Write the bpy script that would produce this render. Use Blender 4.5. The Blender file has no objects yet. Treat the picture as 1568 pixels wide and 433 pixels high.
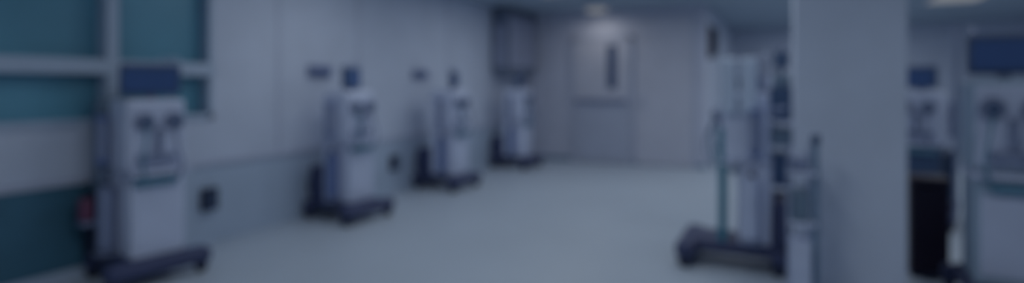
import bpy, bmesh, math
from mathutils import Vector, Matrix

scene = bpy.context.scene
scene.view_settings.view_transform = 'Standard'
scene.view_settings.look = 'None'

# ------------------------------------------------------------ materials
def mat(name, col, rough=0.5, metal=0.0, var=0.04, scale=3.0, emit=None, estr=0.0, spec=0.4):
    m = bpy.data.materials.new(name)
    m.use_nodes = True
    nt = m.node_tree
    b = nt.nodes['Principled BSDF']
    b.inputs['Roughness'].default_value = rough
    b.inputs['Metallic'].default_value = metal
    b.inputs['Specular IOR Level'].default_value = spec
    tc = nt.nodes.new('ShaderNodeTexCoord')
    nz = nt.nodes.new('ShaderNodeTexNoise')
    nz.inputs['Scale'].default_value = scale
    nz.inputs['Detail'].default_value = 3
    rp = nt.nodes.new('ShaderNodeValToRGB')
    rp.color_ramp.elements[0].position = 0.3
    rp.color_ramp.elements[1].position = 0.7
    rp.color_ramp.elements[0].color = tuple(c*(1-var) for c in col)+(1,)
    rp.color_ramp.elements[1].color = tuple(min(1, c*(1+var)) for c in col)+(1,)
    nt.links.new(tc.outputs['Object'], nz.inputs['Vector'])
    nt.links.new(nz.outputs['Fac'], rp.inputs['Fac'])
    nt.links.new(rp.outputs['Color'], b.inputs['Base Color'])
    if emit:
        b.inputs['Emission Color'].default_value = emit+(1,)
        b.inputs['Emission Strength'].default_value = estr
    return m

M = {}
M['wall'] = mat('wall_paint', (.57, .64, .79), .7)
M['wallback'] = mat('wall_paint_back', (.57, .61, .75), .7)
M['pillar'] = mat('pillar_paint', (.62, .70, .86), .6)
M['wain'] = mat('wainscot_vinyl', (.44, .54, .69), .45)
M['wainshade'] = mat('wainscot_shaded', (.05, .15, .23), .5, var=.15)  # wainscot with the shade of the near wall put into its colour
M['floor'] = mat('floor_vinyl', (.48, .56, .67), .42, var=.03, scale=1.2)
M['ceil'] = mat('ceiling_tiles', (.38, .47, .57), .9)
M['glass'] = mat('window_film', (.12, .33, .46), .4, var=.15, scale=.9)
M['frame'] = mat('window_frame', (.43, .53, .68), .5)
M['door'] = mat('door_laminate', (.56, .59, .71), .5)
M['trim'] = mat('trim_paint', (.47, .52, .66), .5)
M['skirt'] = mat('baseboard_vinyl', (.15, .25, .38), .5)
M['darkglass'] = mat('dark_glass', (.08, .12, .23), .2)
M['white'] = mat('machine_plastic', (.63, .70, .89), .45)
M['white2'] = mat('machine_panel', (.54, .61, .80), .45)
M['grey'] = mat('grey_plastic', (.22, .27, .42), .5)
M['navy'] = mat('navy_plastic', (.055, .10, .20), .4)
M['black'] = mat('black_rubber', (.022, .032, .07), .6)
M['base'] = mat('base_plastic', (.05, .065, .15), .5)
M['blue'] = mat('blue_plastic', (.13, .19, .40), .4)
M['teal'] = mat('teal_tube', (.05, .24, .34), .4)
M['tealc'] = mat('teal_connector', (.12, .26, .38), .4)
M['tealp'] = mat('teal_panel', (.36, .48, .62), .4)
M['metal'] = mat('steel', (.45, .5, .65), .3, metal=.8)
M['screen'] = mat('screen_glass', (.05, .10, .24), .2, emit=(.05, .10, .3), estr=.06)
M['red'] = mat('blood_line', (.16, .06, .12), .4)
M['maroon'] = mat('bin_plastic', (.022, .014, .034), .5)
M['bag'] = mat('saline_bag', (.52, .62, .78), .25)
M['lamp'] = mat('lamp_diffuser', (.5, .5, .5), .5, emit=(1, .98, .95), estr=.14)
M['panel'] = mat('cabinet_grey', (.15, .19, .28), .5)
M['panel2'] = mat('cabinet_glass', (.32, .36, .50), .3)
M['slate'] = mat('slate_plastic', (.14, .21, .30), .5)

# ------------------------------------------------------------ mesh helpers
def finish(bm, name, m, parent=None, loc=(0, 0, 0), rot=(0, 0, 0), smooth=False):
    me = bpy.data.meshes.new(name)
    bm.normal_update()
    bm.to_mesh(me); bm.free()
    me.materials.append(m)
    o = bpy.data.objects.new(name, me)
    scene.collection.objects.link(o)
    o.location = loc; o.rotation_euler = rot
    if parent: o.parent = parent
    return o

def box(name, lo, hi, m, parent=None, bevel=0.0, rot=(0, 0, 0), seg=2):
    c = [(a+b)/2 for a, b in zip(lo, hi)]
    s = [abs(b-a) for a, b in zip(lo, hi)]
    bm = bmesh.new()
    bmesh.ops.create_cube(bm, size=1)
    for v in bm.verts:
        v.co = Vector((v.co.x*s[0], v.co.y*s[1], v.co.z*s[2]))
    if bevel:
        bmesh.ops.bevel(bm, geom=bm.edges[:], offset=bevel, segments=seg, affect='EDGES', profile=.6)
    return finish(bm, name, m, parent, c, rot)

def cyl(name, c, r, h, m, parent=None, axis='z', r2=None, seg=24, bevel=0.0):
    bm = bmesh.new()
    bmesh.ops.create_cone(bm, cap_ends=True, segments=seg, radius1=r, radius2=r if r2 is None else r2, depth=h)
    if bevel:
        es = [e for e in bm.edges if len(e.link_faces) == 2 and any(len(f.verts) > 4 for f in e.link_faces)]
        bmesh.ops.bevel(bm, geom=es, offset=bevel, segments=2, affect='EDGES')
    rot = {'z': (0, 0, 0), 'x': (0, math.pi/2, 0), 'y': (math.pi/2, 0, 0)}[axis]
    return finish(bm, name, m, parent, c, rot)

def tube(name, pts, r, m, parent=None):
    cu = bpy.data.curves.new(name, 'CURVE')
    cu.dimensions = '3D'; cu.bevel_depth = r; cu.bevel_resolution = 2; cu.use_fill_caps = True
    sp = cu.splines.new('NURBS')
    sp.points.add(len(pts)-1)
    for p, q in zip(sp.points, pts): p.co = (*q, 1)
    sp.use_endpoint_u = True; sp.order_u = 3
    cu.materials.append(m)
    o = bpy.data.objects.new(name, cu)
    scene.collection.objects.link(o)
    if parent: o.parent = parent
    return o

def empty(name, loc=(0, 0, 0), rz=0.0):
    e = bpy.data.objects.new(name, None)
    e.empty_display_size = .2
    scene.collection.objects.link(e)
    e.location = loc; e.rotation_euler = (0, 0, rz)
    return e

# ------------------------------------------------------------ room shell
H = 2.6
XL = -4.3; YB = 9.2; XS = -1.1; YF = 14.0; XR = 5.0; YR = -3.0
box('floor', (XL-.1, YR-.1, -.1), (XR+.1, YF+.1, 0), M['floor'])
box('ceiling', (XL-.1, YR-.1, H), (XR+.1, YF+.1, H+.1), M['ceil'])
WY0, WY1, WZ0, WZ1 = 0.3, 3.07, 1.03, 2.3

def wall_with_hole(name):
    bm = bmesh.new()
    def b(y0, y1, z0, z1):
        r = bmesh.ops.create_cube(bm, size=1)['verts']
        for v in r:
            v.co = Vector((XL-.1+v.co.x*.2, (y0+y1)/2+v.co.y*(y1-y0), (z0+z1)/2+v.co.z*(z1-z0)))
    b(YR, WY0, 0, H); b(WY1, YB+.2, 0, H); b(WY0, WY1, 0, WZ0); b(WY0, WY1, WZ1, H)
    return finish(bm, name, M['wall'])
wall_with_hole('wall_left')
box('wall_back', (XL, YB, 0), (XS, YB+.15, H), M['wallback'])
box('wall_passage', (XS-.15, YB+.15, 0), (XS, YF, H), M['wall'])
box('wall_far', (XS-.15, YF, 0), (XR, YF+.15, H), M['wall'])
box('wall_right', (XR, YR, 0), (XR+.15, YF+.15, H), M['wall'])
box('wall_rear', (XL, YR-.15, 0), (XR, YR, H), M['wall'])
box('pillar', (.055, 3.9, 0), (.645, 4.5, H), M['pillar'], bevel=.012)

# window with frame, mullions and frosted film panes
w = empty('window_1', (0, 0, 0))
box('glazing', (XL-.11, WY0, WZ0), (XL-.09, WY1, WZ1), M['glass'], w)
fx0, fx1 = XL-.12, XL+.02
box('frame_bottom', (fx0, WY0, WZ0-.0), (fx1, WY1, WZ0+.045), M['frame'], w)
box('frame_top', (fx0, WY0, WZ1-.05), (fx1, WY1, WZ1), M['frame'], w)
box('frame_end_a', (fx0, WY0, WZ0), (fx1, WY0+.05, WZ1), M['frame'], w)
box('frame_end_b', (fx0, WY1-.04, WZ0), (fx1, WY1, WZ1), M['frame'], w)
box('transom', (fx0, WY0, 1.385), (fx1+.02, WY1, 1.49), M['frame'], w)
for i, y in enumerate((1.25, 2.29)):
    box('mullion_%d' % i, (fx0, y-.04, WZ0), (fx1+.01, y+.04, WZ1), M['frame'], w)

# wainscot + rail on left wall
box('trim_1', (XL, 2.28, 0), (XL+.012, YB, .64), M['wain'])
box('trim_2', (XL, YR, 0), (XL+.012, 2.28, .64), M['wainshade'])  # near stretch, falloff of light painted as a darker panel
box('trim_3', (XL, YR, .64), (XL+.03, YB, .68), M['trim'], bevel=.006)
box('baseboard_left', (XL+.012, YR, 0), (XL+.022, YB, .08), M['wain'])
box('baseboard_back', (XL+.03, YB-.012, 0), (XS, YB, .06), M['skirt'])
for i, y in enumerate((3.75, 4.85, 6.7)):
    box('trim_%d' % (4+i), (XL, y-.012, .68), (XL+.006, y+.012, H), M['trim'])

# doors in back wall
d = empty('door_1')
box('leaf', (-3.28, YB-.035, .01), (-2.32, YB-.005, 2.08), M['door'], d, bevel=.004)
box('jamb_a', (-3.34, YB-.05, 0), (-3.28, YB, 2.14), M['trim'], d)
box('jamb_b', (-2.32, YB-.05, 0), (-2.26, YB, 2.14), M['trim'], d)
box('head', (-3.34, YB-.05, 2.08), (-2.26, YB, 2.14), M['trim'], d)
box('vision_panel', (-2.69, YB-.045, 1.26), (-2.53, YB-.03, 2.0), M['darkglass'], d)
box('push_rail', (-3.26, YB-.07, 1.0), (-2.34, YB-.035, 1.08), M['grey'], d, bevel=.01)
box('kick_plate', (-3.26, YB-.04, .02), (-2.34, YB-.034, .98), M['trim'], d)
d2 = empty('door_2')
box('leaf', (-2.2, YB-.03, .01), (-1.3, YB-.005, 2.4), M['door'], d2, bevel=.004)
box('jamb', (-1.3, YB-.045, 0), (-1.24, YB, 2.44), M['trim'], d2)
box('handle', (-2.1, YB-.07, .95), (-2.07, YB-.03, 1.15), M['trim'], d2, bevel=.004)

# tall grey wall cabinet in corner on left wall
c = empty('wall_cabinet', (0, 0, 0))
box('carcass', (XL+.03, 8.0, 1.5), (XL+.3, 9.12, 2.56), M['panel'], c, bevel=.01)
box('glass_door_a', (XL+.3, 8.06, 1.62), (XL+.312, 8.56, 2.44), M['panel2'], c)
box('glass_door_b', (XL+.3, 8.58, 1.62), (XL+.312, 9.06, 2.44), M['panel2'], c)
box('front_pane', (XL+.07, 7.99, 1.62), (XL+.26, 8.0, 2.3), M['panel2'], c)

# gas outlets and power sockets
def gas_outlet(y, z):
    e = empty('gas_outlet_panel', (XL, y, z))
    box('plate', (.0, -.15, -.06), (.04, .15, .06), M['grey'], e, bevel=.008)
    for k in (-.09, 0, .09):
        cyl('valve', (.055, k, 0), .03, .035, M['blue'], e, 'x')
for y in (4.25, 6.0): gas_outlet(y, 1.455)
def socket(y, z):
    e = empty('power_socket', (XL+.012, y, z))
    box('plate', (0, -.065, -.09), (.05, .065, .09), M['black'], e, bevel=.008)
    for k in (-.04, .04):
        cyl('outlet', (.052, 0, k), .028, .01, M['navy'], e, 'x')
socket(3.02, .37); socket(5.45, .37)

# ------------------------------------------------------------ luminaires
def panel_light(x, y, sx, sy, power):
    e = empty('ceiling_light_panel', (x, y, H))
    box('housing', (-sx/2-.03, -sy/2-.03, -.03), (sx/2+.03, sy/2+.03, 0), M['trim'], e)
    box('diffuser', (-sx/2, -sy/2, -.036), (sx/2, sy/2, -.03), M['lamp'], e)
    l = bpy.data.lights.new('tube', 'AREA')
    l.shape = 'RECTANGLE'; l.size = sx; l.size_y = sy; l.energy = power
    l.color = (.94, .985, 1.0)
    o = bpy.data.objects.new('tube', l); scene.collection.objects.link(o)
    o.location = (0, 0, -.045); o.parent = e
P = 9.8
for (x, y, k) in ((-3.0, 3.9, .8), (-2.7, 6.6, .95), (-.9, 1.3, 1.4), (-2.4, .3, .8), (-.6, 4.3, .8), (-.3, 7.3, .95),  # out-of-view panels near the camera added and boosted as fill
               (1.9, 1.6, 1.0), (2.3, 4.6, .7), (2.4, 7.2, .7), (2.25, 9.85, .9), (.6, 9.3, 1.0), (.95, 12.3, 1.2)):  # last panel, hidden by the pillar, added to brighten the distant bay
    panel_light(x, y, .6, 1.2, P*k)
e = empty('round_ceiling_lamp', (-2.75, 8.75, H))
cyl('rim', (0, 0, -.02), .21, .04, M['trim'], e)
cyl('dome', (0, 0, -.06), .14, .05, M['lamp'], e, r2=.2)
pl = bpy.data.lights.new('bulb', 'AREA'); pl.shape = 'DISK'; pl.size = .3; pl.energy = 1.8; pl.color = (1, .95, .86)
o = bpy.data.objects.new('bulb', pl); scene.collection.objects.link(o); o.location = (0, 0, -.1); o.parent = e

# ------------------------------------------------------------ dialysis machine (front = +x)
def machine(x, y, rz, mon_rot=0.0, mon_w=.34, mirror=False, body=None, lower=None, pole=True,
            canister='blue', tubes='tealc', bf=0.0, bx1=.16, lx1=None, mon_x=-.02, sz=1.0, rack=False, ux1=None, bs=.09, cx0=-.12):
    E = empty('dialysis_machine', (x, y, 0), rz)
    E.scale = (1, 1, sz)
    U = empty('console', (bs, 0, 0)); U.parent = E
    s = -1 if mirror else 1
    W = body or M['white']; BM = M['base']; L = lower or W
    ux1 = bx1-.02 if ux1 is None else ux1
    lx1 = bx1 if lx1 is None else lx1
    def B(n, lo, hi, m, P=U, **k):
        if mirror: lo, hi = (lo[0], -hi[1], lo[2]), (hi[0], -lo[1], hi[2])
        return box(n, lo, hi, m, P, **k)
    # wheelbase
    B('base_plate', (-.30, -.20, .10), (.26+bf, .20, .19), BM, P=E, bevel=.03)
    B('foot_front', (.22+bf, -.32, .07), (.36+bf, .32, .18), BM, P=E, bevel=.045, seg=3)
    B('foot_rear', (-.34, -.26, .07), (-.24, .26, .17), BM, P=E, bevel=.03, seg=3)
    for i, (cx, cy) in enumerate(((.29+bf, -.27), (.29+bf, .27), (-.29, -.22), (-.29, .22))):
        cyl('castor_%d' % i, (cx, cy, .05), .05, .05, M['black'], E, 'y', bevel=.008)
        cyl('castor_stem_%d' % i, (cx, cy, .08), .014, .06, M['metal'], E)
    # lower cabinet
    B('lower_cabinet', (-.24, -.165, .18), (lx1, .165, .74), L, bevel=.025)
    B('cabinet_door', (lx1, -.14, .24), (lx1+.01, .14, .66), L if lower else M['white2'], bevel=.004)
    B('tray', (-.24, -.18, .74), (bx1+.06, .18, .77), M['white2'], bevel=.01)
    B('tray_connectors', (lx1+.01, -.16, .67), (lx1+.05, .10, .72), M['tealc'], bevel=.01)
    # upper module
    B('upper_module', (-.22, -.18, .77), (ux1, .18, 1.25), W, bevel=.03)
    B('pump_fascia', (ux1, -.16, .80), (ux1+.012, .16, 1.22), M['white2'], bevel=.004)
    for i, py in enumerate((-.09, .09)):
        cyl('blood_pump_%d' % i, (ux1+.035, py, 1.10), .058, .05, M['grey'], U, 'x', bevel=.008)
        cyl('pump_rotor_%d' % i, (ux1+.065, py, 1.10), .03, .02, M['navy'], U, 'x')
    cyl('heparin_pump', (ux1+.03, 0, .97), .02, .16, M['grey'], U)
    B('pressure_block', (ux1+.01, -.13, .83), (ux1+.05, .10, .88), M['grey'], bevel=.008)
    # monitor
    mo = empty('monitor', (mon_x, 0, 1.38), mon_rot); mo.parent = U
    cyl('monitor_neck', (-.03, 0, -.10), .03, .10, M['grey'], mo)
    box('monitor_shell', (-.05, -mon_w/2, -.10), (.02, mon_w/2, .11), M['navy'], mo, bevel=.02)
    box('monitor_screen', (.02, -mon_w/2+.02, -.075), (.026, mon_w/2-.02, .08), M['screen'], mo)
    box('monitor_cap', (-.055, -mon_w/2+.01, .10), (.02, mon_w/2-.01, .12), M['grey'], mo, bevel=.008)
    # side: dialyser holder, canister
    yy = -s; dx0 = cx0-.02
    cyl('dialyser', (dx0, yy*.24, .98), .034, .27, M['grey'], U, bevel=.01)
    cyl('dialyser_cap_top', (dx0, yy*.24, 1.125), .038, .03, M['blue'], U)
    cyl('dialyser_cap_low', (dx0, yy*.24, .835), .038, .03, M['blue'], U)
    tube('dialyser_arm', [(dx0, yy*.17, 1.0), (dx0, yy*.20, 1.0), (dx0, yy*.23, 1.0)], .012, M['metal'], U)
    cm = M[canister]
    cyl('concentrate_canister', (cx0, yy*.225, .45), .05, .44, cm, U, bevel=.02)
    cyl('canister_cap', (cx0, yy*.225, .685), .022, .03, M['black'], U)
    box('canister_shelf', (cx0-.06, yy*.225-.06, .205), (cx0+.06, yy*.225+.06, .225), M['grey'], U, bevel=.005)
    B('rear_box', (-.34, -.17, .17), (-.245+bs, .15, .50), M['base'], P=E, bevel=.02)
    tube('push_handle', [(-.22, -.12, 1.12), (-.32, -.12, 1.14), (-.33, 0, 1.14), (-.32, .12, 1.14), (-.22, .12, 1.12)], .012, M['grey'], U)
    if rack:
        B('hose_rack', (-.31, -.22, .60), (-.245+bs, .04, 1.26), M['slate'], P=E, bevel=.02)
        B('hose_rack_foot', (-.36, -.26, .17), (-.245+bs, .04, .60), M['black'], P=E, bevel=.02)
        B('disinfectant_bottle', (-.22, -.335, .43), (-.13, -.26, .58), M['red'], P=E, bevel=.02)
        B('bottle_bracket', (-.23, -.33, .40), (-.12, -.16, .43), M['grey'], P=E, bevel=.005)
    if pole:
        cyl('drip_pole', (-.19, -yy*.20, 1.0), .010, 1.1, M['metal'], U)
        tube('drip_hooks', [(-.19, -yy*.20-.09, 1.51), (-.19, -yy*.20-.07, 1.55), (-.19, -yy*.20, 1.55), (-.19, -yy*.20+.07, 1.55), (-.19, -yy*.20+.09, 1.51)], .006, M['metal'], U)
    tm = M[tubes]; q = ux1-.14
    tube('line_a', [(.20+q, -.09, 1.06), (.26+q, -.12, .95), (.25+q, -.14, .80), (.22+q, -.10, .70)], .009, tm, U)
    tube('line_b', [(.20+q, .09, 1.06), (.27+q, .06, .92), (.26+q, .12, .80), (.20+q, .10, .70)], .009, M['grey'], U)
    tube('line_c', [(dx0, yy*.24, .82), (dx0+.06, yy*.27, .72), (dx0+.15, yy*.24, .70), (.1+q, yy*.17, .72)], .008, M['grey'], U)
    tube('hose', [(-.30, yy*.1, .5), (-.37, yy*.14, .4), (-.37, yy*.16, .25), (-.34, yy*.1, .17)], .014, M['black'], E)
    return U

R = math.radians
machine(-3.90, 2.31, R(-8), mon_rot=R(-22), mon_w=.35, bf=-.12, bx1=.10, sz=.97, rack=True, bs=.06, canister='grey')
machine(-3.91, 4.24, R(-4), mon_rot=R(14), mon_w=.25, mon_x=-.01, bx1=.12, cx0=-.05)
machine(-3.92, 6.06, R(-2), mon_rot=R(20), mon_w=.20, mon_x=.02, bx1=.12, bs=.12, cx0=-.03)
machine(-3.90, 8.10, R(0), mon_rot=R(10), mon_w=.16, bx1=.12, cx0=-.05)
# machine standing across the aisle, facing the left wall
E = machine(-.32, 4.42, R(180), mon_w=.26, mirror=True, canister='white2', bf=.03, bx1=.04, lx1=-.03, ux1=.08, mon_x=-.10, bs=0)
for i, (dx, dy) in enumerate(((.03, .22), (-.10, .22))):
    box('saline_bag_%d' % i, (dx-.055, dy-.03, 1.10), (dx+.055, dy+.03, 1.5), M['bag'], E, bevel=.02)
tube('water_hose', [(.075, .15, 1.0), (.08, .15, .8), (.075, .15, .5), (.08, .15, .17)], .03, M['teal'], E)

# right-hand machines beyond the pillar
machine(1.13, 4.05, R(-95), mon_w=.34, body=M['tealp'], canister='blue', sz=1.07, mirror=True, bs=0)
machine(1.18, 6.55, R(-110), mon_rot=R(-10), mon_w=.26, lower=M['navy'], canister='navy', mirror=True, bs=0)

# ------------------------------------------------------------ waste bin
b = empty('pedal_waste_bin', (.885, 4.72, 0), 0)
BW = .11
box('bin_body', (-BW, -.12, .03), (BW, .12, .63), M['maroon'], b, bevel=.02)
box('bin_lid', (-BW-.01, -.13, .63), (BW+.01, .13, .68), M['maroon'], b, bevel=.02)
box('bin_plinth', (-BW+.01, -.11, 0), (BW-.01, .11, .03), M['black'], b)
box('pedal', (-.04, -.17, .02), (.04, -.11, .04), M['black'], b, bevel=.005)

# ------------------------------------------------------------ equipment trolley behind the aisle machine
t = empty('equipment_trolley', (-.02, 5.25, 0), 0)
for i, (cx, cy) in enumerate(((-.09, -.13), (.09, -.13), (-.09, .13), (.09, .13))):
    cyl('post_%d' % i, (cx, cy, .53), .010, .94, M['metal'], t)
    cyl('wheel_%d' % i, (cx, cy, .03), .03, .022, M['black'], t, 'y')
for i, z in enumerate((.12, .45, .78, .99)):
    box('shelf_%d' % i, (-.105, -.15, z), (.105, .15, z+.02), M['white2'], t, bevel=.005)
box('device_low', (-.09, -.12, .14), (.09, .12, .40), M['base'], t, bevel=.02)
box('device_mid', (-.09, -.13, .47), (.08, .10, .74), M['navy'], t, bevel=.015)
box('device_top', (-.09, -.12, .80), (.08, .12, .95), M['slate'], t, bevel=.015)
box('device_upper', (-.09, -.10, 1.01), (.08, .10, 1.30), M['navy'], t, bevel=.02)
box('device_cap', (-.07, -.10, 1.30), (.07, .10, 1.40), M['slate'], t, bevel=.02)
cyl('mast', (.0, .11, 1.36), .018, .62, M['grey'], t)
box('pump_clamp', (-.06, .03, 1.46), (.06, .10, 1.60), M['navy'], t, bevel=.01)

# narrow instrument cart beside the pillar, with teal corner post
s = empty('instrument_cart', (.08, 3.62, 0))
for i, (cx, cy) in enumerate(((-.055, -.12), (-.055, .12), (.055, .12))):
    cyl('post_%d' % i, (cx, cy, .5), .009, .90, M['metal'], s)
cyl('push_post', (.08, -.06, .54), .016, .96, M['skirt'], s)
cyl('push_knob', (.08, -.06, 1.0), .024, .05, M['navy'], s)
for i, (cx, cy) in enumerate(((-.05, -.11), (.05, -.11), (-.05, .11), (.05, .11))):
    cyl('wheel_%d' % i, (cx, cy, .03), .03, .02, M['black'], s, 'y')
for i, z in enumerate((.07, .52, .80)):
    box('shelf_%d' % i, (-.065, -.13, z), (.085, .13, z+.018), M['white2'], s, bevel=.004)
box('drawer_unit', (-.06, -.125, .09), (.06, .12, .42), M['white2'], s, bevel=.015)
box('drawer_front', (-.05, -.132, .26), (.05, -.124, .40), M['white2'], s)
box('device_a', (-.05, -.10, .54), (.045, .10, .70), M['slate'], s, bevel=.012)
box('device_b', (-.05, -.10, .82), (.045, .08, .90), M['grey'], s, bevel=.012)

# ------------------------------------------------------------ shelving in the distant bay
r = empty('storage_rack', (-.55, 13.4, 0))
for i, (cx, cy) in enumerate(((-.4, -.2), (.4, -.2), (-.4, .2), (.4, .2))):
    cyl('upright_%d' % i, (cx, cy, .85), .02, 1.7, M['metal'], r)
for i, z in enumerate((.2, .7, 1.2)):
    box('shelf_%d' % i, (-.43, -.23, z), (.43, .23, z+.03), M['grey'], r)
    for j in range(3):
        box('carton_%d_%d' % (i, j), (-.38+j*.27, -.18, z+.03), (-.16+j*.27, .15, z+.25+.04*j), (M['blue'], M['white2'], M['navy'])[(i+j) % 3], r, bevel=.01)

w2 = empty('hand_gel_dispenser', (XS, 9.6, 2.0))
box('back_plate', (0, -.16, -.25), (.02, .16, .3), M['black'], w2)
box('reservoir', (.02, -.12, -.15), (.12, .12, .25), M['black'], w2, bevel=.02)
box('lever', (.03, -.05, -.22), (.10, .05, -.16), M['black'], w2, bevel=.005)

# ------------------------------------------------------------ world & camera
wd = bpy.data.worlds.new('World'); scene.world = wd; wd.use_nodes = True
wd.node_tree.nodes['Background'].inputs['Color'].default_value = (.3, .45, .7, 1)
wd.node_tree.nodes['Background'].inputs['Strength'].default_value = .3

cam = bpy.data.cameras.new('camera')
co = bpy.data.objects.new('camera', cam); scene.collection.objects.link(co)
co.location = (0, 0, 1.3)
co.rotation_euler = (R(90), 0, R(26.1))
cam.sensor_width = 36
cam.lens = 850/1568*36
cam.shift_y = -84.5/1568
cam.clip_start = .05
cam.dof.use_dof = True
cam.dof.focus_distance = .45
cam.dof.aperture_fstop = 1.6
scene.camera = co
